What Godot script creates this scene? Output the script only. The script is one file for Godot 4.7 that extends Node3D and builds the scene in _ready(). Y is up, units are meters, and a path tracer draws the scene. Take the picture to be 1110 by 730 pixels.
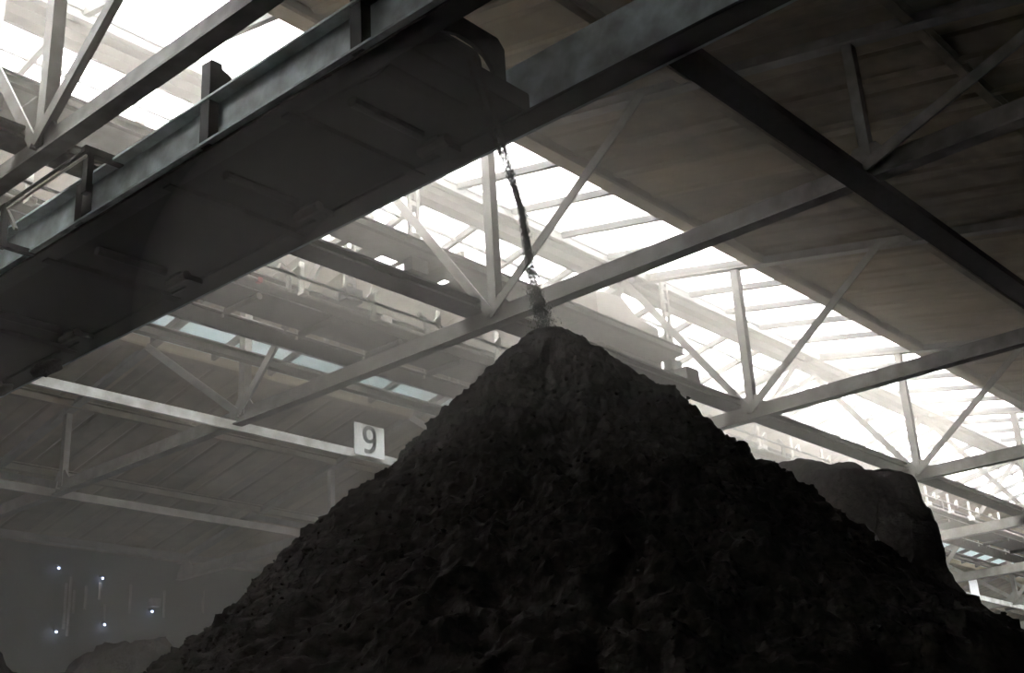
extends Node3D
# Compost hall: dark heap under an overhead stacker conveyor, gabled roof with a glazed ridge.
# x runs along the hall, z across it; H is the height of the trusses' bottom chords.
const H := 7.47
const BAY := 6.0
const X0 := -24.0
const X1 := 66.0
const Z_NEAR := 12.4
const Z_FAR := -15.4
const RIDGE_Z := -2.1
const RIDGE_Y := 3.0
const SLOPE := 0.2

var M := {}
var used := {}
var rng := RandomNumberGenerator.new()

# ---------------------------------------------------------------- helpers
func numbered(called: String) -> String:
	if not used.has(called):
		used[called] = 0
		return called
	used[called] += 1
	return "%s_%03d" % [called, used[called]]

func tag(o: Node, label: String, category: String, group := "", kind := "") -> void:
	o.set_meta("label", label)
	if category: o.set_meta("category", category)
	if group: o.set_meta("group", group)
	if kind: o.set_meta("kind", kind)

func thing(called: String, label: String, category: String, at := Vector3.ZERO, group := "", kind := "") -> Node3D:
	var o := Node3D.new()
	o.name = numbered(called)
	add_child(o)
	o.position = at
	tag(o, label, category, group, kind)
	return o

func part(called: String, mesh: Mesh, material: Material, parent: Node, at := Vector3.ZERO) -> MeshInstance3D:
	var o := MeshInstance3D.new()
	o.name = called
	o.mesh = mesh
	o.material_override = material
	o.position = at
	o.cast_shadow = GeometryInstance3D.SHADOW_CASTING_SETTING_ON
	parent.add_child(o, true)
	return o

func P(x: float, y: float, z: float) -> Vector3:
	return Vector3(x, y + H, z)

func begin() -> SurfaceTool:
	var st := SurfaceTool.new()
	st.begin(Mesh.PRIMITIVE_TRIANGLES)
	st.set_smooth_group(-1)
	return st

func done(st: SurfaceTool) -> ArrayMesh:
	st.generate_normals()
	return st.commit()

func tri(st: SurfaceTool, a: Vector3, b: Vector3, c: Vector3) -> void:
	st.add_vertex(a); st.add_vertex(b); st.add_vertex(c)

func quad(st: SurfaceTool, a: Vector3, b: Vector3, c: Vector3, d: Vector3) -> void:
	tri(st, a, b, c); tri(st, a, c, d)

# a prism: the polygon (across, up) carried from a to b
func sweep(st: SurfaceTool, a: Vector3, b: Vector3, poly: PackedVector2Array, up := Vector3.UP) -> void:
	var f := (b - a).normalized()
	var r := f.cross(up).normalized()
	var u := r.cross(f)
	if Geometry2D.is_polygon_clockwise(poly):
		poly = poly.duplicate()
		poly.reverse()
	var n := poly.size()
	for i in n:
		var p := poly[i]
		var q := poly[(i + 1) % n]
		var pa := a + r * p.x + u * p.y
		var qa := a + r * q.x + u * q.y
		quad(st, pa, pa + (b - a), qa + (b - a), qa)
	var t := Geometry2D.triangulate_polygon(poly)
	for i in range(0, t.size(), 3):
		var p0 := poly[t[i]]
		var p1 := poly[t[i + 1]]
		var p2 := poly[t[i + 2]]
		tri(st, a + r * p0.x + u * p0.y, a + r * p1.x + u * p1.y, a + r * p2.x + u * p2.y)
		tri(st, b + r * p0.x + u * p0.y, b + r * p2.x + u * p2.y, b + r * p1.x + u * p1.y)

func swept(a: Vector3, b: Vector3, poly: PackedVector2Array, up := Vector3.UP) -> ArrayMesh:
	var st := begin()
	sweep(st, a, b, poly, up)
	return done(st)

func rect(w: float, h: float, c := Vector2.ZERO) -> PackedVector2Array:
	return PackedVector2Array([c + Vector2(-w / 2, -h / 2), c + Vector2(w / 2, -h / 2), c + Vector2(w / 2, h / 2), c + Vector2(-w / 2, h / 2)])

# bevelled box outline
func chamfered(w: float, h: float, b: float) -> PackedVector2Array:
	var x := w / 2
	var y := h / 2
	return PackedVector2Array([Vector2(-x + b, -y), Vector2(x - b, -y), Vector2(x, -y + b), Vector2(x, y - b), Vector2(x - b, y), Vector2(-x + b, y), Vector2(-x, y - b), Vector2(-x, -y + b)])

# inverted tee: flange at the bottom (y = 0), web up
func tee(w: float, h: float, t: float) -> PackedVector2Array:
	return PackedVector2Array([Vector2(-w / 2, 0), Vector2(w / 2, 0), Vector2(w / 2, t), Vector2(t / 2, t), Vector2(t / 2, h), Vector2(-t / 2, h), Vector2(-t / 2, t), Vector2(-w / 2, t)])

func angle(w: float, h: float, t: float) -> PackedVector2Array:
	return PackedVector2Array([Vector2(-w / 2, -h / 2), Vector2(w / 2, -h / 2), Vector2(w / 2, -h / 2 + t), Vector2(-w / 2 + t, -h / 2 + t), Vector2(-w / 2 + t, h / 2), Vector2(-w / 2, h / 2)])

func ibeam(w: float, h: float, t: float) -> PackedVector2Array:
	return PackedVector2Array([Vector2(-w / 2, 0), Vector2(w / 2, 0), Vector2(w / 2, t), Vector2(t / 2, t), Vector2(t / 2, h - t), Vector2(w / 2, h - t), Vector2(w / 2, h), Vector2(-w / 2, h), Vector2(-w / 2, h - t), Vector2(-t / 2, h - t), Vector2(-t / 2, t), Vector2(-w / 2, t)])

func channel(w: float, h: float, t: float, side := 1.0) -> PackedVector2Array:
	var p := PackedVector2Array([Vector2(0, 0), Vector2(w, 0), Vector2(w, t), Vector2(t, t), Vector2(t, h - t), Vector2(w, h - t), Vector2(w, h), Vector2(0, h)])
	for i in p.size():
		p[i].x *= side
	return p

func disc(r: float, n := 10) -> PackedVector2Array:
	var p := PackedVector2Array()
	for i in n:
		p.append(Vector2(cos(TAU * i / n), sin(TAU * i / n)) * r)
	return p

func box(st: SurfaceTool, c: Vector3, s: Vector3) -> void:
	sweep(st, c - Vector3(0, 0, s.z / 2), c + Vector3(0, 0, s.z / 2), chamfered(s.x, s.y, minf(minf(s.x, s.y) * 0.08, 0.012)))

func boxed(c: Vector3, s: Vector3) -> ArrayMesh:
	var st := begin()
	box(st, c, s)
	return done(st)

func roof_y(z: float) -> float:
	return RIDGE_Y - SLOPE * absf(z - RIDGE_Z)

# ---------------------------------------------------------------- materials
func noise_tex(freq: float, octaves: int, lo: Color, hi: Color, seed_: int, kind := FastNoiseLite.TYPE_SIMPLEX_SMOOTH) -> NoiseTexture2D:
	var n := FastNoiseLite.new()
	n.noise_type = kind
	n.seed = seed_
	n.frequency = freq
	n.fractal_octaves = octaves
	var t := NoiseTexture2D.new()
	t.width = 512
	t.height = 512
	t.seamless = true
	t.noise = n
	var g := Gradient.new()
	g.set_color(0, lo)
	g.set_color(1, hi)
	t.color_ramp = g
	return t

func mat(called: String, c: Color, rough: float, tex: Texture2D = null, scale := 0.5, metal := 0.0) -> StandardMaterial3D:
	var m := StandardMaterial3D.new()
	m.resource_name = called
	m.albedo_color = c
	m.roughness = rough
	m.metallic = metal
	if tex:
		m.albedo_texture = tex
		m.uv1_triplanar = true
		m.uv1_world_triplanar = true
		m.uv1_scale = Vector3.ONE * scale
	M[called] = m
	return m

func bump(m: StandardMaterial3D, tex: Texture2D, cm: float) -> void:
	m.heightmap_enabled = true
	m.heightmap_texture = tex
	m.heightmap_scale = cm

func materials() -> void:
	var dust := noise_tex(0.012, 5, Color(0.62, 0.6, 0.57), Color(1, 1, 1), 3)
	var grain := noise_tex(0.03, 5, Color(0.45, 0.43, 0.42), Color(1, 1, 1), 11)
	var soil := noise_tex(0.02, 6, Color(0.3, 0.28, 0.26), Color(1, 1, 1), 21)
	var relief := noise_tex(0.035, 6, Color.BLACK, Color.WHITE, 31)
	mat("truss_paint", Color(0.54, 0.53, 0.51), 0.6, dust, 0.35)
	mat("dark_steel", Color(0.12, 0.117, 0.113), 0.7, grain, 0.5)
	mat("beam_paint", Color(0.86, 0.87, 0.86), 0.6, dust, 0.35)
	mat("rust_steel", Color(0.3, 0.27, 0.245), 0.8, grain, 0.4)
	mat("deck_steel", Color(0.52, 0.5, 0.475), 0.75, dust, 0.4)
	mat("pale_metal", Color(0.9, 0.89, 0.86), 0.5, dust, 0.6)
	mat("girder_paint", Color(0.74, 0.8, 0.81), 0.55, dust, 0.4)
	mat("rubber", Color(0.035, 0.034, 0.033), 0.85, grain, 0.6)
	mat("ceiling_sheet", Color(0.62, 0.56, 0.455), 0.8, noise_tex(0.01, 4, Color(0.72, 0.7, 0.66), Color(1, 1, 1), 5), 0.25)
	mat("ceiling_sheet_aged", Color(0.54, 0.485, 0.39), 0.8, dust, 0.3)
	mat("bar_paint", Color(0.3, 0.3, 0.295), 0.7)
	mat("glazing_paint", Color(0.5, 0.5, 0.49), 0.6)
	mat("wall_render", Color(0.24, 0.25, 0.26), 0.9, dust, 0.12)
	mat("concrete", Color(0.13, 0.125, 0.12), 0.9, grain, 0.3)
	mat("sign_white", Color(0.93, 0.94, 0.94), 0.5)
	mat("sign_ink", Color(0.3, 0.33, 0.34), 0.6)
	mat("red_paint", Color(0.6, 0.18, 0.15), 0.5)
	bump(mat("compost", Color(0.24, 0.227, 0.205), 1.0, soil, 0.9), relief, 2.0)
	M.compost.metallic_specular = 0.2
	var g := mat("glass", Color(0.93, 0.96, 0.97, 0.08), 0.12)
	g.transparency = BaseMaterial3D.TRANSPARENCY_ALPHA
	g.metallic_specular = 0.3
	var d := mat("opal_sheet", Color(0.8, 0.88, 0.89), 0.6)
	d.backlight_enabled = true
	d.backlight = Color(0.55, 0.56, 0.56)
	var l := mat("lamp_glow", Color(0.85, 0.88, 1.0), 0.4)
	l.emission_enabled = true
	l.emission = Color(0.75, 0.82, 1.0)
	l.emission_energy_multiplier = 2.5

# ---------------------------------------------------------------- main
func _ready() -> void:
	rng.seed = 7
	# camera
	var cam := Camera3D.new()
	cam.name = "camera"
	add_child(cam)
	cam.fov = rad_to_deg(2.0 * atan(365.0 / 1367.5))
	cam.near = 0.05
	cam.far = 300.0
	cam.position = Vector3(-10.79, 1.6, 9.41)
	var yaw := 0.86738
	var pitch := 0.37298
	var roll := -0.05935
	var f := Vector3(sin(yaw) * cos(pitch), sin(pitch), -cos(yaw) * cos(pitch))
	var r := f.cross(Vector3.UP).normalized()
	var u := r.cross(f)
	cam.basis = Basis(r * cos(roll) + u * sin(roll), u * cos(roll) - r * sin(roll), -f)
	cam.current = true
	# overcast sky, seen only through the roof glazing
	var env := Environment.new()
	env.background_mode = Environment.BG_COLOR
	env.background_color = Color(0.985, 0.99, 1.0)
	env.background_energy_multiplier = 4.0
	env.tonemap_mode = Environment.TONE_MAPPER_LINEAR
	env.tonemap_exposure = 6.0
	env.sdfgi_enabled = true
	env.ssao_enabled = true
	env.ssil_enabled = true
	env.volumetric_fog_enabled = true
	env.volumetric_fog_density = 0.0025
	env.volumetric_fog_anisotropy = 0.3
	env.volumetric_fog_albedo = Color(0.96, 0.93, 0.88)
	var we := WorldEnvironment.new()
	we.name = "world_environment"
	we.environment = env
	add_child(we)

	materials()
	shell()
	roof()
	trusses()
	long_beams()
	gallery()
	stacker()
	heaps()
	small_things()
	haze()

func fog(called: String, label: String, c: Vector3, s: Vector3, density: float, col: Color, shape := RenderingServer.FOG_VOLUME_SHAPE_BOX) -> void:
	var v := FogVolume.new()
	v.name = numbered(called)
	v.shape = shape
	v.size = s
	var m := FogMaterial.new()
	m.density = density
	m.albedo = col
	v.material = m
	add_child(v)
	v.position = c
	tag(v, label, "haze", "", "stuff")

# a cloud that thins outwards: shells of one ellipsoid inside the other
func cloud(called: String, label: String, c: Vector3, s: Vector3, density: float, col: Color, where: Array) -> void:
	for i in 2:
		var k: float = [1.2, 0.75][i]
		fog(called, where[i] + label, c, s * k, density * [0.28, 0.6][i], col, RenderingServer.FOG_VOLUME_SHAPE_ELLIPSOID)

func haze() -> void:
	var dust := Color(0.96, 0.93, 0.88)
	var layers := ["outer thin layer of ", "dense core of "]
	fog("dust_haze", "grey dust haze filling the hall behind the tall heap", P(2, -2.6, -7.5), Vector3(28, 9.6, 15.4), 0.026, dust)
	for k in 2:
		fog("ridge_haze", layers[k] + "the dusty haze under the glazed ridge", P(2, 2.4, -0.2), Vector3([6.2, 4.2][k], 32 - k, [13.0, 9.0][k]), [0.034, 0.042][k], dust, RenderingServer.FOG_VOLUME_SHAPE_CYLINDER)
	for o in get_children():
		if o.name.begins_with("ridge_haze"): o.rotation.z = PI / 2
	cloud("dust_cloud", "the dust drifting beside the crumbling heap", Vector3(0.2, 5.0, 2.6), Vector3(5.5, 3.4, 4.0), 0.07, dust, layers)
	cloud("pour_dust", "the dust round the tall heap's peak", Vector3(-5.3, 4.5, 4.6), Vector3(3.6, 2.6, 3.6), 0.2, dust, layers)
	fog("added_fog_puff", "small pale fog puff added at the broken face of the crumbling heap", Vector3(0.62, 3.95, 3.98), Vector3(0.42, 0.5, 0.42), 0.9, Color(0.95, 0.95, 0.95), RenderingServer.FOG_VOLUME_SHAPE_ELLIPSOID)  # small dense fog added to make a pale spot before the heap

# ---------------------------------------------------------------- setting
func shell() -> void:
	var st := begin()
	box(st, Vector3((X0 + X1) / 2, -0.15, (Z_NEAR + Z_FAR) / 2), Vector3(X1 - X0 + 1, 0.3, Z_NEAR - Z_FAR + 1))
	var fl := part("floor", done(st), M.concrete, self)
	tag(fl, "grey concrete floor of the hall under the heaps", "floor", "", "structure")
	var walls := [
		["wall_far", Vector3((X0 + X1) / 2, 3.9, Z_FAR - 0.15), Vector3(X1 - X0, 7.8, 0.3), "dim grey long wall far behind the conveyor gallery"],
		["wall_near", Vector3((X0 + X1) / 2, 3.9, Z_NEAR + 0.15), Vector3(X1 - X0, 7.8, 0.3), "grey long wall on the side opposite the lamps"],
		["wall_left", Vector3(X0 - 0.15, 5.3, (Z_NEAR + Z_FAR) / 2), Vector3(0.3, 10.6, Z_NEAR - Z_FAR + 0.6), "grey gable wall at the stacker end of hall"],
		["wall_right", Vector3(X1 + 0.15, 5.3, (Z_NEAR + Z_FAR) / 2), Vector3(0.3, 10.6, Z_NEAR - Z_FAR + 0.6), "grey gable wall at the distant end of hall"],
	]
	for w in walls:
		var o := part(w[0], boxed(w[1], w[2]), M.wall_render, self)
		tag(o, w[3], "wall", "", "structure")

const EDGE_N := 0.35      # where the ceiling sheets of the near slope begin
const EDGE_F := -7.5     # and of the far slope
const CAP_N := -1.6
const CAP_F := -2.35

func sheet_mesh(z0: float, z1: float, w: float, lap := 0.035) -> ArrayMesh:
	# a lapped sheet with two shallow ribs, lying on the slope; local x across
	var dy := roof_y(z1) - roof_y(z0)
	var prof := PackedVector2Array([Vector2(0, 0), Vector2(w * 0.3, 0.006), Vector2(w * 0.36, 0.03), Vector2(w * 0.42, 0.006), Vector2(w * 0.9, 0.0), Vector2(w * 0.95, -lap), Vector2(w + 0.03, -lap), Vector2(w + 0.03, 0.0), Vector2(w, 0.05), Vector2(0, 0.05)])
	return swept(Vector3(0, 0, 0), Vector3(0, dy, z1 - z0), prof if z1 < z0 else flip(prof, w))

func flip(p: PackedVector2Array, w: float) -> PackedVector2Array:
	var o := PackedVector2Array()
	for v in p:
		o.append(Vector2(-v.x, v.y))
	return o

func roof() -> void:
	var ceil_ := thing("ceiling", "brown lapped roof sheets sloping up to the glazed ridge", "ceiling", Vector3.ZERO, "", "structure")
	var w := 0.9
	var rows := [[5.65, EDGE_N], [Z_NEAR + 0.3, 5.65], [-4.1, -6.6], [EDGE_F, -12.3], [-12.3, Z_FAR - 0.3]]
	var rest := [begin(), begin()]     # sheets out of view or too far to tell apart: near slope, far slope
	for row in rows:
		var mesh := sheet_mesh(row[0], row[1], w, 0.035 if row[0] > 0.0 else 0.008)
		var lo: float = X0
		var n := int((X1 - X0) / w)
		for i in n:
			var x := lo + i * w
			var m: Material = M.ceiling_sheet_aged if rng.randf() < 0.35 else M.ceiling_sheet
			if x < -9.0 or x > 42.0:
				rest[1 if row[0] < 0.0 else 0].append_from(mesh, 0, Transform3D(Basis(), P(x, roof_y(row[0]) + 0.06, row[0])))
				continue
			part("roof_sheet", mesh, m, ceil_, P(x, roof_y(row[0]) + 0.06 + rng.randf_range(-0.006, 0.006), row[0]))
	for i in 2:
		var o := part("distant_sheets", rest[i].commit(), M.ceiling_sheet, ceil_)
		o.set_meta("kind", "stuff")
	# gable closures above the walls are part of the walls; purlins under the sheets
	var idx := 1
	for z in [3.05, 5.65, 8.3, -9.8, -12.3]:
		var o := part("trim_%d" % idx, swept(P(X0, roof_y(z) - 0.11, z), P(X1, roof_y(z) - 0.11, z), channel(0.1, 0.16, 0.02)), M.ceiling_sheet_aged, self)
		tag(o, ["steel purlin under the sheets between pile truss nodes and dark beam", "steel purlin under the sheets just past the dark beam", "steel purlin under the sheets by the near long wall", "steel purlin under the sheets behind the number sign", "steel purlin under the sheets by the far long wall"][idx - 1], "purlin", "", "structure")
		idx += 1
	for e in [[EDGE_N, 1.0, "broad curb edging the sheets on the dark ceiling side of glazing"], [EDGE_F, -1.0, "curb edging the glazing on the lamp wall side"]]:
		var z: float = e[0]
		var poly := PackedVector2Array([Vector2(-0.11, -0.12), Vector2(0.1, -0.12), Vector2(0.12, -0.09), Vector2(0.12, 0.06), Vector2(-0.08, 0.1), Vector2(-0.13, 0.06), Vector2(-0.13, -0.09)])
		var o := part("trim_%d" % idx, swept(P(X0, roof_y(z), z + e[1] * 0.08), P(X1, roof_y(z), z + e[1] * 0.08), poly), M.ceiling_sheet, self)
		tag(o, e[2], "trim", "", "structure")
		idx += 1
	# ridge: capping with two flanges
	var st := begin()
	var yc := roof_y(CAP_N)
	var poly := PackedVector2Array([Vector2(RIDGE_Z - CAP_N, roof_y(CAP_N) - RIDGE_Y), Vector2(0, 0), Vector2(RIDGE_Z - CAP_F, roof_y(CAP_F) - RIDGE_Y), Vector2(RIDGE_Z - CAP_F, roof_y(CAP_F) - RIDGE_Y + 0.06), Vector2(0, 0.08), Vector2(RIDGE_Z - CAP_N, roof_y(CAP_N) - RIDGE_Y + 0.06)])
	for i in poly.size():
		poly[i].x *= -1.0
	sweep(st, P(X0, RIDGE_Y, RIDGE_Z), P(X1, RIDGE_Y, RIDGE_Z), poly)
	for z in [CAP_N - 0.05, CAP_F + 0.05, RIDGE_Z + 0.12]:
		sweep(st, P(X0, roof_y(z) - 0.09, z), P(X1, roof_y(z) - 0.09, z), rect(0.05, 0.16, Vector2(0, 0.05)))
	var rc := part("trim_%d" % idx, done(st), M.glazing_paint, self)
	tag(rc, "pale ridge beam running between the two glazed slopes", "trim", "", "structure")
	# glazing
	glaze("window_1", "bright glazed roof slope between ridge and brown ceiling sheets", CAP_N, [EDGE_N], M.glass)
	glaze("window_2", "bright glazed roof slope beyond the ridge behind the gallery", CAP_F, [-2.8, -4.1], M.glass)
	glaze("window_3", "narrow strip of pale blue milky panes low on the far roof slope", -6.6, [EDGE_F], M.opal_sheet)

func glaze(called: String, label: String, z0: float, steps: Array, material: Material) -> void:
	var win := thing(called, label, "roof window", Vector3.ZERO, "", "structure")
	var pitch_ := 1.2
	var n := int((X1 - X0) / pitch_)
	var za := z0
	for s in steps.size():
		var zb: float = steps[s]
		var a := Vector3(0, roof_y(za), za)
		var b := Vector3(0, roof_y(zb), zb)
		var pane := swept(Vector3.ZERO, b - a, rect(pitch_ - 0.02, 0.008))
		for i in n:
			var x := X0 + (i + 0.5) * pitch_
			part("pane", pane, material, win, P(x, a.y + 0.04, za))
		if s < steps.size() - 1:
			part("transom", swept(P(X0, roof_y(zb) - 0.02, zb), P(X1, roof_y(zb) - 0.02, zb), rect(0.035, 0.05)), M.glazing_paint, win)
		za = zb
	var zend: float = steps[-1]
	var bar := swept(Vector3(0, 0, 0), Vector3(0, roof_y(zend) - roof_y(z0), zend - z0), rect(0.075, 0.1))
	for i in n + 1:
		part("glazing_bar", bar, M.bar_paint, win, P(X0 + i * pitch_, roof_y(z0) - 0.015, z0))

# ---------------------------------------------------------------- trusses
func member(a: Vector3, b: Vector3, w: float, root: Node, called: String, material: Material, flipped := 1.0) -> void:
	var p := angle(w, w, 0.022)
	for i in p.size():
		p[i].x *= flipped
	part(called, swept(a, b, p, Vector3.RIGHT), material, root)

func gusset(c: Vector3, w: float, h: float, root: Node) -> void:
	var st := begin()
	var p := PackedVector2Array([Vector2(-w, 0), Vector2(w, 0), Vector2(w * 0.95, h * 0.45), Vector2(w * 0.4, h), Vector2(-w * 0.4, h), Vector2(-w * 0.95, h * 0.45)])
	sweep(st, c - Vector3(0.012, 0, 0), c + Vector3(0.012, 0, 0), p)
	part("gusset_plate", done(st), M.truss_paint, root)

func trusses() -> void:
	var t := thing("roof_truss", "", "truss", P(-12, 0, 0), "roof trusses across the hall")
	var m: Material = M.truss_paint
	part("bottom_chord", swept(Vector3(0, -0.12, 12.2), Vector3(0, -0.12, -15.25), tee(0.17, 0.24, 0.026)), m, t)
	for e in [[12.2, 1], [-15.25, -1]]:
		var z: float = e[0]
		part("top_chord", swept(Vector3(0, RIDGE_Y - 0.12, RIDGE_Z), Vector3(0, roof_y(z) - 0.12, z), tee(0.16, 0.15, 0.026)), m, t)
	var top := func(z: float) -> Vector3: return Vector3(0, roof_y(z) - 0.1, z)
	for z in [10.0, 5.0, 0.0, -5.0, -10.0, -15.0]:
		var w := 0.13 if absf(z + 2.5) < 3 else 0.11
		member(Vector3(0.03, 0.0, z), top.call(z) + Vector3(0.03, 0, 0), w, t, "post", m)
		gusset(Vector3(0, -0.1, z), 0.3, 0.38, t)
	for d in [[0.0, RIDGE_Z], [-5.0, RIDGE_Z], [0.0, 2.5], [-5.0, -7.5], [5.0, 7.5], [-10.0, -12.5]]:
		member(Vector3(-0.03, 0.02, d[0]), top.call(d[1]) + Vector3(-0.03, 0, 0), 0.12, t, "diagonal", m, -1.0)
	var where := {
		-2: "roof truss over the stacker end, two bays before the heap peak",
		-1: "near roof truss above the stacker handrail, its node by the ceiling glazing",
		0: "roof truss whose bottom chord meets the beam right behind the heap peak",
		1: "first roof truss beyond the heap peak, beside the grey drive housing",
		2: "second roof truss beyond the heap peak, above the crumbling heap",
		3: "third roof truss beyond the heap peak",
		4: "fourth roof truss beyond the heap peak",
		5: "fifth roof truss beyond the heap peak, by the distant blank sign",
		6: "sixth roof truss beyond the heap peak, far down the hall",
		7: "seventh roof truss beyond the heap peak, far down the hall",
		8: "eighth roof truss beyond the heap peak, far down the hall",
		9: "ninth roof truss beyond the heap peak, far down the hall",
		10: "tenth roof truss beyond the heap peak, at the distant end",
	}
	for k in range(-2, 11):
		var o: Node3D = t
		if k > -2:
			o = t.duplicate()
			o.name = numbered("roof_truss")
			add_child(o)
		o.position = P(k * BAY, 0, 0)
		o.set_meta("label", where[k])

func long_beams() -> void:
	var rows := [
		[4.94, M.dark_steel, tee(0.26, 0.24, 0.03), -0.16, "longitudinal beam coloured dark for shade, crossing under the brown ceiling sheets"],  # dark colour stands in for the shade under this part of the ceiling
		[-0.3, M.rust_steel, ibeam(0.32, 0.13, 0.03), 0.125, "rusty longitudinal beam along the gallery behind the heap peak"],
		[-5.12, M.beam_paint, channel(0.05, 0.14, 0.015, -1.0), -0.19, "pale longitudinal beam carrying the number nine sign"],
		[-10.15, M.truss_paint, channel(0.05, 0.14, 0.015, -1.0), -0.14, "dull longitudinal beam one bay behind the number sign"],
		[-15.0, M.truss_paint, tee(0.15, 0.16, 0.025), 0.28, "faint longitudinal beam nearest to the lamp wall"],
		[-4.85, M.rust_steel, channel(0.12, 0.16, 0.02), 0.76, "brown channel beam hanging just under the dusty lower panes"],
	]
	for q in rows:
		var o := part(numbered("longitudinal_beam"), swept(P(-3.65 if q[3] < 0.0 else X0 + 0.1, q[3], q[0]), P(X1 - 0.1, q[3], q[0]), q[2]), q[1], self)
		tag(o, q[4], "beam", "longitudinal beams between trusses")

# ---------------------------------------------------------------- gallery: conveyors slung under the ridge, along x
func gallery() -> void:
	var g := thing("conveyor_gallery", "long dusty conveyor gallery hung under the ridge along the hall", "conveyor", P(0, 1.3, -1.8))
	var xa := X0 + 0.5
	var xb := X1 - 0.5
	# dust deck with an open slot in places; it ends at the drive housing
	var xd := 6.0
	var open_at := [[-1.25, -1.02], [-0.9, -0.66], [-0.33, -0.02], [0.06, 0.36], [0.85, 0.98], [-6.1, -5.9]]
	for s in [[-1.15, -1.62], [-1.82, -2.25]]:
		var x := xa
		while x < xd:
			var e := minf(x + 3.0, xd)
			var c := Vector3((x + e) / 2, 0.0, (s[0] + s[1]) / 2 + 1.8)
			part("deck_plate", boxed(c + Vector3(0, rng.randf_range(0, 0.01), 0), Vector3(e - x - 0.015, 0.025, absf(s[1] - s[0]))), M.deck_steel, g)
			x = e
	var at := xa
	for o in open_at_sorted(open_at) + [[xd, xd]]:
		if o[0] > at:
			part("slot_cover", boxed(Vector3((at + o[0]) / 2, 0.012, -1.71 + 1.8), Vector3(o[0] - at, 0.02, 0.24)), M.deck_steel, g)
		at = o[1]
	for z in [-1.15, -2.27]:
		part("side_channel", swept(Vector3(xa, -0.02, z + 1.8), Vector3(xd, -0.02, z + 1.8), channel(0.07, 0.13, 0.012, 1.0 if z > -2 else -1.0)), M.rust_steel, g)
	# carrying idlers standing on the deck
	var st := begin()
	for s in [-1, 1]:
		sweep(st, Vector3(0, -0.08, s * 0.45), Vector3(0, 0.25, s * 0.5), rect(0.05, 0.1))
	sweep(st, Vector3(0, 0.1, -0.32), Vector3(0, 0.1, 0.32), disc(0.06, 8))
	sweep(st, Vector3(0, 0.1, 0.3), Vector3(0, 0.22, 0.5), disc(0.06, 8))
	sweep(st, Vector3(0, 0.1, -0.3), Vector3(0, 0.22, -0.5), disc(0.06, 8))
	var idler := done(st)
	var n := 0
	while xa + n * 1.7 + 0.6 < xd - 2.2:
		part("troughing_idler", idler, M.pale_metal, g, Vector3(xa + n * 1.7 + 0.6, 0.1, -0.03))
		n += 1
	# hangers: perforated flat pairs from the top chords
	for k in range(-2, 2):
		for s in [[-1.45, -1.0], [-2.75, 1.0]]:
			var zz: float = s[0]
			var yt := roof_y(zz) - 1.3 - 0.14
			var hs := begin()
			for e in [-0.075, 0.075]:
				sweep(hs, Vector3(k * BAY + 0.1 + e, -0.05, zz + 1.8), Vector3(k * BAY + 0.1 + e, yt, zz + 1.8), rect(0.05, 0.045), Vector3.BACK)
			var yy := 0.1
			while yy < yt:
				sweep(hs, Vector3(k * BAY + 0.1, yy, zz + 1.8), Vector3(k * BAY + 0.1, yy + 0.07, zz + 1.8), rect(0.13, 0.03), Vector3.BACK)
				yy += 0.24
			var h := part("hanger", done(hs), M.truss_paint, g)
			part("hanger_shoe", boxed(Vector3(k * BAY + 0.1, -0.1, zz + 1.8 + 0.02), Vector3(0.3, 0.2, 0.16)), M.dark_steel, h)
	# lower belt line: carrying belt, return belt and its fittings
	var b := thing("return_conveyor", "lower conveyor line with white roller brackets beside the gallery", "conveyor", P(0, 1.0, -3.4))
	part("carrying_belt", boxed(Vector3((xa + xb) / 2, 0.24, -0.07), Vector3(xb - xa, 0.02, 0.9)), M.rust_steel, b)
	part("return_belt", boxed(Vector3((xa + xb) / 2, 0.02, -0.05), Vector3(xb - xa, 0.02, 0.72)), M.dark_steel, b)
	part("cable_pipe", swept(Vector3(xa, -0.02, 1.08), Vector3(xb, -0.02, 1.08), disc(0.022, 8)), M.deck_steel, b)
	part("lower_pipe", swept(Vector3(xa, 0.0, 0.62), Vector3(xb, 0.0, 0.62), disc(0.03, 8)), M.deck_steel, b)
	part("edge_channel", swept(Vector3(xa, -0.26, -0.6), Vector3(xb, -0.26, -0.6), channel(0.06, 0.26, 0.02, 1.0)), M.rust_steel, b)
	part("guard_rail", swept(Vector3(xa, 0.02, -0.57), Vector3(xb, 0.02, -0.57), disc(0.014, 6)), M.pale_metal, b)
	# fittings
	var clip := begin()
	tri_clip(clip)
	var clip_mesh := done(clip)
	var stub := boxed(Vector3(0, 0.08, 0), Vector3(0.07, 0.2, 0.05))
	var tall := boxed(Vector3(0, 0.02, 0), Vector3(0.035, 0.26, 0.035))
	var roll_st := begin()
	sweep(roll_st, Vector3(0, 0, -0.36), Vector3(0, 0, 0.36), disc(0.05, 10))
	var roller := done(roll_st)
	var br := begin()
	sweep(br, Vector3(0, -0.08, 0), Vector3(0, 0.36, 0), rect(0.08, 0.03), Vector3.BACK)
	sweep(br, Vector3(-0.03, -0.1, 0.02), Vector3(0.07, -0.1, 0.02), rect(0.12, 0.05), Vector3.UP)
	var bracket := done(br)
	var elbow_st := begin()
	var prev := Vector3(-0.12, 0.3, 0)
	for i in 7:
		var a := PI * 0.5 * i / 6.0
		var q := Vector3(-0.12 + 0.16 * sin(a), 0.14 + 0.16 * cos(a), 0)
		if i > 0: sweep(elbow_st, prev, q, disc(0.04, 8), Vector3.BACK)
		prev = q
	sweep(elbow_st, prev, prev - Vector3(0, 0.2, 0), disc(0.04, 8), Vector3.BACK)
	var elbow := done(elbow_st)
	var x := -9.0
	var i := 0
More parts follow.
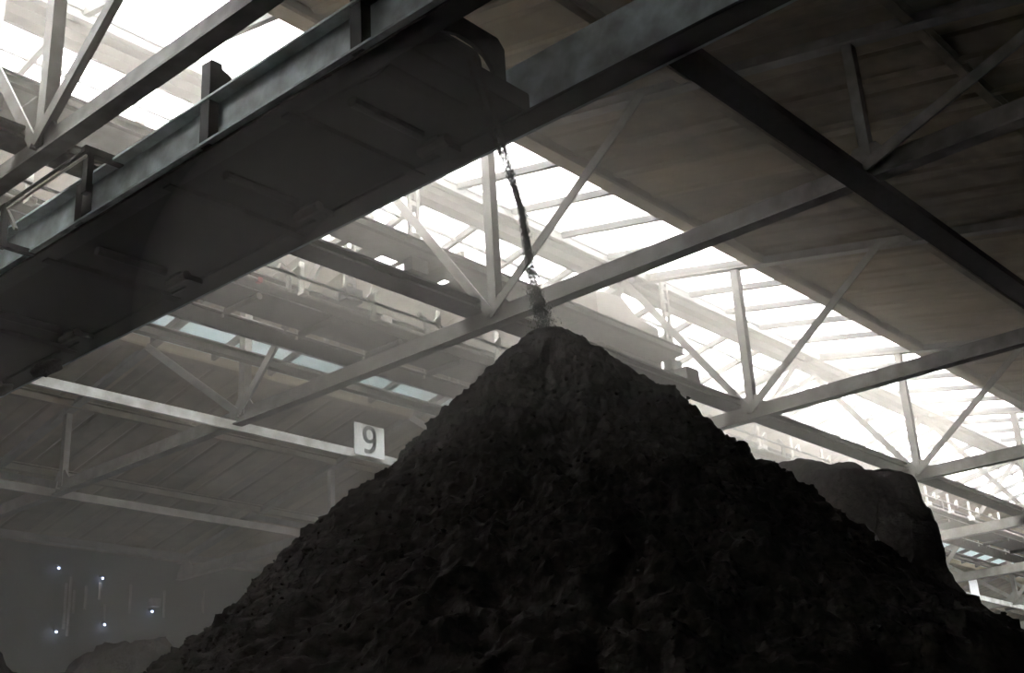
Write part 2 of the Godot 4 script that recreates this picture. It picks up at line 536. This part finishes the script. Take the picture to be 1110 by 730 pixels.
	while x < 44.0:
		part("pipe_clip", clip_mesh, M.pale_metal, b, Vector3(x, -0.02, 1.08))
		part("roller_bracket", bracket, M.pale_metal, b, Vector3(x + 0.35, 0.04, 0.75))
		if i % 2 == 0:
			part("pipe_elbow", elbow, M.deck_steel, b, Vector3(x + 0.2, 0.02, 0.62))
		else:
			part("junction_box", boxed(Vector3.ZERO, Vector3(0.16, 0.1, 0.12)), M.pale_metal, b, Vector3(x + 0.7, 0.04, 0.62))
		part("return_roller", roller, M.rust_steel, b, Vector3(x, -0.05, -0.05))
		part("rail_post", tall, M.pale_metal, b, Vector3(x + 0.05, 0.04, -0.57))
		if i % 2 == 1:
			part("rail_stub", stub, M.pale_metal, b, Vector3(x + 0.62, 0.0, -0.57))
			part("rail_stub", stub, M.pale_metal, b, Vector3(x + 0.82, 0.0, -0.57))
		x += 1.3 if x < 20 else 2.0
		i += 1
	part("warning_lamp", boxed(Vector3.ZERO, Vector3(0.07, 0.07, 0.07)), M.red_paint, b, Vector3(-1.45, 0.0, 0.62))
	var jb := part("beam_box", boxed(Vector3.ZERO, Vector3(0.34, 0.24, 0.22)), M.deck_steel, self, P(4.7, 0.375, -0.3))
	tag(jb, "grey switch box standing on the rusty beam near a truss node", "box")
	# drive housing on the gallery
	var d := thing("drive_housing", "grey boxy drive housing on the gallery beside a perforated hanger", "housing", P(5.2, 1.35, -2.0))
	var hp := PackedVector2Array([Vector2(-0.95, -0.1), Vector2(0.75, -0.1), Vector2(0.75, 0.86), Vector2(0.05, 0.93), Vector2(-0.35, 0.68), Vector2(-0.95, 0.62)])
	part("casing", swept(Vector3(0, 0, -0.32), Vector3(0, 0, 0.32), hp), M.deck_steel, d)
	part("motor", swept(Vector3(-1.5, 0.36, 0.1), Vector3(-0.9, 0.36, 0.1), disc(0.2, 14)), M.deck_steel, d)
	part("shaft_plate", swept(Vector3(0.45, 0.05, 0.32), Vector3(0.45, 0.05, 0.36), disc(0.11, 14)), M.pale_metal, d)
	part("shaft", swept(Vector3(0.45, 0.05, 0.34), Vector3(0.45, 0.05, 0.42), disc(0.035, 10)), M.dark_steel, d)
	part("stay", swept(Vector3(0.7, 0.12, 0.25), Vector3(0.95, 0.0, 0.5), rect(0.1, 0.1)), M.dark_steel, d)

func open_at_sorted(a: Array) -> Array:
	var b := a.duplicate()
	b.sort_custom(func(p, q): return p[0] < q[0])
	return b

func tri_clip(st: SurfaceTool) -> void:
	sweep(st, Vector3(0, 0, -0.02), Vector3(0, 0, 0.02), PackedVector2Array([Vector2(-0.04, -0.05), Vector2(0.09, 0.04), Vector2(-0.01, 0.14), Vector2(-0.05, 0.14)]))

# ---------------------------------------------------------------- stacker conveyor (runs along z over the heap)
const GX0 := -5.37    # outer face of the girder on the camera side
const GX1 := -3.8     # outer face of the other girder

func stacker() -> void:
	var s := thing("stacker_conveyor", "big dark overhead stacker conveyor pouring material onto the heap", "conveyor", P(-4.6, -0.5, 0))
	var ox := 4.6
	var zf := -7.9
	var zn := 11.8
	# girders
	var L := func(x: float, y: float, z: float) -> Vector3: return Vector3(x + ox, y + 0.5, z)
	part("near_girder", swept(L.call(GX0, -0.5, zn), L.call(GX0, -0.5, zf), channel(0.14, 0.44, 0.022, -1.0)), M.girder_paint, s)
	part("near_flange", boxed(L.call(GX0 + 0.02, -0.515, (zn + zf) / 2), Vector3(0.2, 0.03, zn - zf)), M.dark_steel, s)
	part("near_top_rail", boxed(L.call(GX0 + 0.04, -0.05, (zn + zf) / 2), Vector3(0.14, 0.05, zn - zf)), M.dark_steel, s)
	part("far_girder", swept(L.call(GX1, -0.5, zf), L.call(GX1, -0.5, zn), channel(0.14, 0.6, 0.022, -1.0)), M.girder_paint, s)
	part("far_flange", boxed(L.call(GX1 - 0.05, -0.515, (zn + zf) / 2), Vector3(0.24, 0.03, zn - zf)), M.dark_steel, s)
	# stiffeners with a bracket on top of the near girder
	var n := 1
	for z in [-5.95, -4.05, -2.12, -0.2, 1.72, 3.58, 5.45, 7.3, 9.2]:
		var top := -0.03 if z < 0.5 and z > -0.5 else (0.31 if n % 2 == 1 else 0.1)
		part("stiffener", boxed(L.call(GX0 - 0.06, (-0.5 + top) / 2, z), Vector3(0.12, top + 0.5, 0.12)), M.dark_steel, s)
		if top > 0.2:
			part("bracket_wing", swept(L.call(GX0, top - 0.1, z - 0.02), L.call(GX0, top - 0.1, z + 0.02), PackedVector2Array([Vector2(0.1, 0.1), Vector2(0.1, -0.25), Vector2(-0.3, -0.25), Vector2(-0.12, 0.04), Vector2(0.0, 0.1)])), M.dark_steel, s)
		n += 1
	# walkway arm and handrail outside the near girder
	part("rail_arm", boxed(L.call(-5.53, -0.06, 0.33), Vector3(0.5, 0.07, 0.07)), M.dark_steel, s)
	part("rail_bracket", boxed(L.call(-5.72, -0.28, 0.33), Vector3(0.06, 0.4, 0.08)), M.dark_steel, s)
	for e in [0.0, -0.06]:
		part("handrail", swept(L.call(-5.76, -0.07 + e, 0.36), L.call(-5.76, -0.07 + e, zf), disc(0.018 if e == 0.0 else 0.014, 8)), M.dark_steel if e == 0.0 else M.pale_metal, s)
	for z in [-1.05, -2.9, -4.8, -6.7]:
		part("rail_post", boxed(L.call(-5.76, -0.3, z), Vector3(0.06, 0.46, 0.06)), M.dark_steel, s)
		part("rail_brace", swept(L.call(-5.76, -0.12, z + 0.02), L.call(-5.76, -0.42, z + 0.24), rect(0.03, 0.03)), M.deck_steel, s)
		part("post_foot", boxed(L.call(-5.57, -0.49, z), Vector3(0.42, 0.05, 0.07)), M.dark_steel, s)
	# belt: return run underneath, head drum, cross members and rollers
	var zh := 3.48
	part("belt", belt_mesh(zf, zh, ox), M.rubber, s)
	part("dust_pan", boxed(L.call(-4.6, -0.49, (zf + 3.88) / 2), Vector3(1.42, 0.02, 3.88 - zf)), M.rubber, s)
	part("head_drum", swept(L.call(-5.2, -0.22, zh), L.call(-4.36, -0.22, zh), disc(0.3, 28)), M.dark_steel, s)
	part("drum_shaft", swept(L.call(-5.35, -0.22, zh), L.call(-3.82, -0.22, zh), disc(0.05, 12)), M.dark_steel, s)
	part("pan_lip", boxed(L.call(-4.6, -0.4, 3.88), Vector3(1.42, 0.18, 0.02)), M.rubber, s)
	# portal over the head end
	var portal := begin()
	var pp := PackedVector2Array()
	for q in [[-5.3, -0.1], [-5.3, 0.35], [-3.92, 0.35], [-3.84, 0.27], [-3.84, -0.08], [-3.97, -0.08], [-4.0, 0.02], [-4.08, 0.1], [-4.22, 0.15], [-4.4, 0.16], [-4.6, 0.1], [-4.75, 0.06], [-5.15, 0.02], [-5.15, -0.1]]:
		pp.append(Vector2(q[0] + 4.6, q[1]))
	sweep(portal, Vector3(0, 0.5, 3.62), Vector3(0, 0.5, 3.58), pp)
	part("portal_frame", done(portal), M.dark_steel, s)
	for z in [-7.0, -5.0, -3.0, -1.0, 1.0, 2.6]:
		part("cross_member", boxed(L.call(-4.6, -0.52, z), Vector3(1.5, 0.05, 0.1)), M.rubber, s)
		var rb := part("roller_bracket", boxed(L.call(-4.1, -0.55, z + 0.5), Vector3(0.28, 0.06, 0.16)), M.dark_steel, s)
		part("bearing", swept(L.call(-4.2, -0.58, z + 0.34), L.call(-4.2, -0.58, z + 0.66), disc(0.05, 10)), M.rust_steel, rb)
		part("return_roller", swept(L.call(-5.1, -0.54, z + 0.5), L.call(-4.35, -0.54, z + 0.5), disc(0.045, 10)), M.dark_steel, s)
	# scraped crust on the underside of the far flange
	for q in [[-3.6, 0.3], [-4.6, 0.22], [-5.9, 0.4], [-7.2, 0.3]]:
		part("crust", crust(q[1], int(q[0] * -10)), M.compost, s, L.call(GX1 - 0.06, -0.55, q[0]))

func crust(size: float, seed_: int) -> ArrayMesh:
	var nz := FastNoiseLite.new()
	nz.seed = seed_
	nz.frequency = 0.9
	var st := SurfaceTool.new()
	st.begin(Mesh.PRIMITIVE_TRIANGLES)
	ball(st, Vector3.ZERO, Vector3(size * 0.4, size * 0.28, size), 8, 12, nz, 0.4)
	st.generate_normals()
	return st.commit()

func ball(st: SurfaceTool, c: Vector3, s: Vector3, rows: int, cols: int, nz: FastNoiseLite, amp: float) -> void:
	var pts := []
	for i in rows + 1:
		var a := PI * i / rows
		var ring := []
		for j in cols:
			var b := TAU * j / cols
			var d := Vector3(sin(a) * cos(b), cos(a), sin(a) * sin(b))
			ring.append(c + d * s * (1.0 + amp * nz.get_noise_3dv(d * 1.5)))
		pts.append(ring)
	for i in rows:
		for j in cols:
			var k := (j + 1) % cols
			quad(st, pts[i][j], pts[i][k], pts[i + 1][k], pts[i + 1][j])

func belt_mesh(zf: float, zh: float, ox: float) -> ArrayMesh:
	# closed loop round the head drum, cut off at the tail
	var st := begin()
	var pts := PackedVector2Array()     # z, y
	pts.append(Vector2(zf, 0.42))
	pts.append(Vector2(2.0, 0.46))
	for i in 15:
		var a := PI / 2 - PI * i / 14.0
		pts.append(Vector2(zh + 0.315 * cos(a), 0.28 + 0.315 * sin(a)))
	pts.append(Vector2(2.6, 0.05))
	pts.append(Vector2(zf, 0.06))
	for i in pts.size() - 1:
		var a := pts[i]
		var b := pts[i + 1]
		var d := (b - a).normalized()
		var nrm := Vector2(-d.y, d.x) * 0.008
		var q := [a + nrm, b + nrm, b - nrm, a - nrm]
		var x0 := -5.2 + ox
		var x1 := -4.35 + ox
		var v := []
		for x in [x0, x1]:
			for p in q:
				v.append(Vector3(x, p.y, p.x))
		quad(st, v[0], v[4], v[5], v[1])
		quad(st, v[2], v[6], v[7], v[3])
		quad(st, v[0], v[1], v[2], v[3])
		quad(st, v[7], v[6], v[5], v[4])
	return done(st)

# ---------------------------------------------------------------- heaps
const APEX := Vector3(-4.6, 4.73, 4.5)

func heap_y(x: float, z: float) -> float:
	var dx := x - APEX.x
	var dz := z - APEX.z
	var rr := sqrt(dx * dx + dz * dz)
	return APEX.y - 1.02 * (sqrt(rr * rr + 0.0225) - 0.15) + 0.02 * rr * rr

func heaps() -> void:
	var big := FastNoiseLite.new()
	big.seed = 4
	big.frequency = 0.9
	big.fractal_octaves = 4
	var fine := FastNoiseLite.new()
	fine.seed = 9
	fine.frequency = 6.5
	fine.fractal_octaves = 4
	fine.fractal_gain = 0.6
	var nt := 640
	var nr := 260
	var rmax := 5.75
	var v := PackedVector3Array()
	var idx := PackedInt32Array()
	for i in nr + 1:
		var q := float(i) / nr
		var rr := rmax * pow(q, 1.15)
		for j in nt:
			var a := TAU * j / nt
			var x := APEX.x + rr * cos(a)
			var z := APEX.z + rr * sin(a)
			var y := heap_y(x, z)
			var k := smoothstep(0.05, 0.8, rr)
			var n1 := big.get_noise_3d(x, y, z)
			var n2 := fine.get_noise_3d(x, y, z)
			var push := (n1 * 0.13 + n2 * 0.075) * (0.3 + 0.7 * k)
			var out := Vector3(cos(a), 1.0, sin(a)) * 0.7
			var p := Vector3(x, y, z) + out * push
			p.y = maxf(p.y, -0.05)
			v.append(p)
	for i in nr:
		for j in nt:
			var k := (j + 1) % nt
			var a := i * nt + j
			var b := i * nt + k
			var c := (i + 1) * nt + k
			var d := (i + 1) * nt + j
			if i > 0:
				idx.append_array([a, b, c])
			idx.append_array([a, c, d])
	var heap := thing("compost_heap", "tall conical heap of dark crumbly compost under the stacker", "heap", Vector3(APEX.x, 0, APEX.z))
	part("heap_body", smooth_mesh(v, idx), M.compost, heap, Vector3(-APEX.x, 0, -APEX.z))
	# crumbs and clods lying on it
	var cl := MultiMesh.new()
	cl.transform_format = MultiMesh.TRANSFORM_3D
	var nz := FastNoiseLite.new()
	nz.seed = 2
	nz.frequency = 0.8
	var st := SurfaceTool.new()
	st.begin(Mesh.PRIMITIVE_TRIANGLES)
	st.set_smooth_group(-1)
	ball(st, Vector3.ZERO, Vector3(1, 0.75, 0.9), 4, 6, nz, 0.6)
	st.generate_normals()
	cl.mesh = st.commit()
	cl.instance_count = 16000
	for i in cl.instance_count:
		var rr := 5.3 * sqrt(rng.randf())
		var a := rng.randf() * TAU
		var x := APEX.x + rr * cos(a)
		var z := APEX.z + rr * sin(a)
		var y := heap_y(x, z)
		var push := (big.get_noise_3d(x, y, z) * 0.13 + fine.get_noise_3d(x, y, z) * 0.075) * (0.3 + 0.7 * smoothstep(0.05, 0.8, rr))
		var p := Vector3(x, y, z) + Vector3(cos(a), 1.0, sin(a)) * 0.7 * push
		var s := 0.006 + 0.012 * pow(rng.randf(), 4.0)
		var bs := Basis.from_euler(Vector3(rng.randf() * TAU, rng.randf() * TAU, 0)).scaled(Vector3.ONE * s)
		cl.set_instance_transform(i, Transform3D(bs, p - Vector3(APEX.x, 0, APEX.z)))
	var cm := MultiMeshInstance3D.new()
	cm.name = "clods"
	cm.multimesh = cl
	cm.material_override = M.compost
	cm.set_meta("kind", "stuff")
	heap.add_child(cm)
	# falling stream
	stream(nz)
	# crumbling heap behind
	ridge_heap()
	# heaps far to the left
	cone_heap("low_heap", "low heap far behind the stacker, below the wall lamps", Vector3(-0.4, 0, -6.6), 4.42, 4.6, M.compost, 12)
	cone_heap("side_heap", "dark heap foot at the stacker's far side, partly in view", Vector3(-5.6, 0, -3.1), 3.95, 4.0, M.compost, 15)
	cone_heap("foot_heap", "dark low heap spilling beside the tall conical heap", Vector3(0.6, 0, 8.3), 2.75, 3.4, M.compost, 18)

func smooth_mesh(v: PackedVector3Array, idx: PackedInt32Array) -> ArrayMesh:
	var nrm := PackedVector3Array()
	nrm.resize(v.size())
	for i in range(0, idx.size(), 3):
		var a := v[idx[i]]
		var n := (v[idx[i + 2]] - a).cross(v[idx[i + 1]] - a)
		nrm[idx[i]] += n
		nrm[idx[i + 1]] += n
		nrm[idx[i + 2]] += n
	for i in nrm.size():
		nrm[i] = nrm[i].normalized() if nrm[i].length_squared() > 1e-16 else Vector3.UP
	var arr := []
	arr.resize(Mesh.ARRAY_MAX)
	arr[Mesh.ARRAY_VERTEX] = v
	arr[Mesh.ARRAY_NORMAL] = nrm
	arr[Mesh.ARRAY_INDEX] = idx
	var m := ArrayMesh.new()
	m.add_surface_from_arrays(Mesh.PRIMITIVE_TRIANGLES, arr)
	return m

func cone_heap(called: String, label: String, c: Vector3, h: float, rad: float, material: Material, seed_: int) -> void:
	var nz := FastNoiseLite.new()
	nz.seed = seed_
	nz.frequency = 1.1
	nz.fractal_octaves = 5
	var v := PackedVector3Array()
	var idx := PackedInt32Array()
	var nt := 128
	var nr := 60
	for i in nr + 1:
		var q := float(i) / nr
		for j in nt:
			var a := TAU * j / nt
			var d := Vector3(cos(a) * rad * q, 0, sin(a) * rad * q)
			var y := h * (1.0 - sqrt(q * q + 0.04) + 0.2) / 1.0 - 0.02 * h
			var p := d + Vector3(0, y, 0)
			p += Vector3(cos(a), 1.2, sin(a)) * 0.25 * nz.get_noise_3dv(p + c)
			p.y = maxf(p.y, -0.05)
			v.append(p)
	for i in nr:
		for j in nt:
			var k := (j + 1) % nt
			if i > 0:
				idx.append_array([i * nt + j, i * nt + k, (i + 1) * nt + k])
			idx.append_array([i * nt + j, (i + 1) * nt + k, (i + 1) * nt + j])
	var o := part(called, smooth_mesh(v, idx), material, self, c)
	tag(o, label, "heap", "lower heaps")

func stream(nz: FastNoiseLite) -> void:
	var st := SurfaceTool.new()
	st.begin(Mesh.PRIMITIVE_TRIANGLES)
	st.set_smooth_group(-1)
	ball(st, Vector3.ZERO, Vector3(0.8, 1.6, 0.8), 3, 5, nz, 0.5)
	st.generate_normals()
	var mm := MultiMesh.new()
	mm.transform_format = MultiMesh.TRANSFORM_3D
	mm.mesh = st.commit()
	mm.instance_count = 13000
	var path := Curve3D.new()
	for q in [[-0.3, 3.92], [-0.8, 4.06], [-1.13, 4.15], [-1.54, 4.26], [-1.79, 4.32], [-2.31, 4.37], [-2.72, 4.46]]:
		path.add_point(P(-4.6, q[0], q[1]))
	var length := path.get_baked_length()
	for i in mm.instance_count:
		var t := rng.randf()
		if rng.randf() < 0.3: t = clampf([0.36, 0.55, 0.63, 0.76, 0.93][rng.randi() % 5] + rng.randfn() * 0.035, 0.0, 1.0)
		var p := path.sample_baked(t * length)
		var clump := 0.5 + 0.5 * sin(t * 23.0 + 1.0) * sin(t * 9.0)
		var w := 0.005 + 0.006 * clump + 0.012 * t * t + 0.02 * pow(t, 8.0)
		var strand := (-0.07 if rng.randf() < 0.4 else 0.05) * (1.0 - smoothstep(0.15, 0.75, t))
		p += Vector3(rng.randfn() * w, 0, rng.randfn() * w + strand * 0.6)
		var s := 0.0013 + 0.003 * pow(rng.randf(), 2.0)
		mm.set_instance_transform(i, Transform3D(Basis.from_euler(Vector3(rng.randf_range(-0.3, 0.3), rng.randf() * TAU, 0)).scaled(Vector3(s, s * 1.6, s)), p - APEX))
	var o := MultiMeshInstance3D.new()
	o.name = "falling_material"
	o.multimesh = mm
	o.material_override = M.compost
	add_child(o)
	o.position = APEX
	tag(o, "thin dark stream of material falling onto the heap peak", "falling material", "", "stuff")

func ridge_heap() -> void:
	# long heap with a steep broken face; the crest drops away from the cliff
	var nz := FastNoiseLite.new()
	nz.seed = 33
	nz.frequency = 0.8
	nz.fractal_octaves = 5
	# stations along the crest: centre x, z, height, half width
	var sta := [[1.0, 4.5, 4.2, 0.4], [1.12, 4.25, 4.62, 0.7], [1.26, 3.9, 4.88, 0.9], [1.6, 3.4, 5.12, 1.1], [1.95, 2.85, 5.28, 1.15], [2.35, 2.25, 5.4, 1.1], [2.7, 1.7, 5.2, 0.9], [3.05, 1.1, 4.5, 0.6]]
	var curve := Curve3D.new()
	for s in sta:
		curve.add_point(Vector3(s[0], s[2], s[1]))
	var n := 150
	var m := 90
	var v := PackedVector3Array()
	var idx := PackedInt32Array()
	for i in n + 1:
		var t := float(i) / n * (sta.size() - 1)
		var k := mini(int(t), sta.size() - 2)
		var fr := t - k
		fr = fr * fr * (3 - 2 * fr) * 0.5 + fr * 0.5
		var a: Array = sta[k]
		var b: Array = sta[k + 1]
		var c := Vector3(lerpf(a[0], b[0], fr), 0, lerpf(a[1], b[1], fr))
		var h := lerpf(a[2], b[2], fr)
		var w := lerpf(a[3], b[3], fr)
		var along := Vector3(b[0] - a[0], 0, b[1] - a[1]).normalized()
		var side := along.cross(Vector3.UP)
		for j in m + 1:
			var q := float(j) / m * 2.0 - 1.0
			# steep faces, flat crest
			var s := signf(q) * pow(absf(q), 0.9)
			var y := h * (1.0 - pow(absf(q), 5.0))
			var spread := w * (0.85 + 0.25 * (1.0 - y / h))
			var p := c + side * s * spread + Vector3(0, y, 0)
			var e := nz.get_noise_3dv(p) * 0.3
			p += (side * signf(q) * absf(q) + Vector3(0, 0.6, 0) - along * 0.3) * e - along * 0.12 * (1.0 - y / h) * (1.0 - float(i) / n)
			p.y = maxf(p.y, -0.05)
			v.append(p)
	for i in n:
		for j in m:
			var a := i * (m + 1) + j
			idx.append_array([a, a + m + 2, a + 1, a, a + m + 1, a + m + 2])
	# close the ends
	for e in [0, n]:
		var base: int = e * (m + 1)
		for j in range(0, m / 2):
			var a: int = base + j
			var b: int = base + j + 1
			var c: int = base + m - j
			var d: int = base + m - j - 1
			if e == 0:
				idx.append_array([a, b, c, b, d, c])
			else:
				idx.append_array([a, c, b, b, c, d])
	var o := part("crumbling_heap", smooth_mesh(v, idx), M.compost, self, Vector3.ZERO)
	tag(o, "long dark heap with a steep broken face behind the conical heap", "heap")

# ---------------------------------------------------------------- small things
func small_things() -> void:
	for q in [[2.26, "9", "white sign with a grey number nine on the pale beam"], [26.6, "", "small white plate on the pale beam, far down the hall"]]:
		var s := thing("number_sign" if q[1] else "beam_plate", q[2], "sign", P(q[0] + 0.325, -0.14, -5.09))
		part("plate", boxed(Vector3(0, 0.265, 0), Vector3(0.65, 0.53, 0.015)), M.sign_white, s)
		if q[1]:
			var tm := TextMesh.new()
			var fnt := SystemFont.new()
			fnt.font_names = PackedStringArray(["Droid Sans"])
			var bold := FontVariation.new()
			bold.base_font = fnt
			bold.variation_embolden = 0.45
			tm.font = bold
			tm.text = q[1]
			tm.font_size = 64
			tm.pixel_size = 0.0096
			tm.depth = 0.006
			part("digit", tm, M.sign_ink, s, Vector3(0.0, 0.268, 0.011))
	# hanging conduits and small lamps on the far wall
	var names := ["topmost of the small wall lamps, left of the conduits", "small wall lamp on top of a short conduit", "small wall lamp at the foot of a conduit", "small wall lamp beside the pale wall box", "lowest of the small wall lamps, above the heap foot"]
	var spots := [[3.02, -0.16], [4.07, -0.27], [4.19, -1.26], [5.35, -0.88], [3.07, -1.49]]
	for i in spots.size():
		var s := thing("wall_lamp", "tiny bluish white lamp, " + names[i], "lamp", P(spots[i][0], spots[i][1], Z_FAR + 0.02), "small lamps on the far wall")
		part("bracket", boxed(Vector3(0, 0.06, 0.05), Vector3(0.05, 0.04, 0.12)), M.dark_steel, s)
		var gl := SphereMesh.new()
		gl.radius = 0.024
		gl.height = 0.048
		gl.radial_segments = 12
		gl.rings = 6
		part("lamp_bulb", gl, M.lamp_glow, s, Vector3(0, 0, 0.12))
		var ol := OmniLight3D.new()
		ol.name = "lamp_light"
		ol.light_color = Color(0.75, 0.82, 1.0)
		ol.light_energy = 0.006
		ol.light_size = 0.04
		ol.omni_range = 40.0
		ol.omni_attenuation = 2.0
		ol.shadow_enabled = true
		s.add_child(ol)
		ol.position = Vector3(0, 0, 0.12)
	var conduits := [
		[3.28, -0.44, -1.4, "faint tall conduit just below the topmost wall lamp"],
		[3.38, -0.29, -1.54, "tallest faint conduit on the far wall, paired with a shorter one"],
		[3.48, -0.57, -1.06, "faint short conduit right beside the tallest wall conduit"],
		[3.75, -0.45, -0.95, "dim conduit between the tallest conduit and the capped one"],
		[4.08, -0.35, -0.71, "short conduit hanging from a wall lamp"],
		[4.22, -0.8, -1.25, "short conduit standing on a wall lamp"],
		[4.84, -0.3, -0.94, "plain wall conduit between the lamps and the pale box"],
		[5.72, -0.36, -0.97, "faint wall conduit on the blank side of the pale box"],
		[6.76, -0.26, -0.79, "faintest wall conduit, last before the dark heap hides the wall"],
	]
	for q in conduits:
		var o := part(numbered("wall_conduit"), swept(P(q[0], q[2], Z_FAR + 0.04), P(q[0], q[1], Z_FAR + 0.04), disc(0.03, 8), Vector3.BACK), M.deck_steel, self)
		tag(o, q[3], "conduit", "conduits on the far wall")
	var bx := part("wall_box", boxed(Vector3.ZERO, Vector3(0.22, 0.18, 0.16)), M.deck_steel, self, P(5.43, -0.67, Z_FAR + 0.1))
	tag(bx, "small pale junction box on the far wall above a lamp", "box")
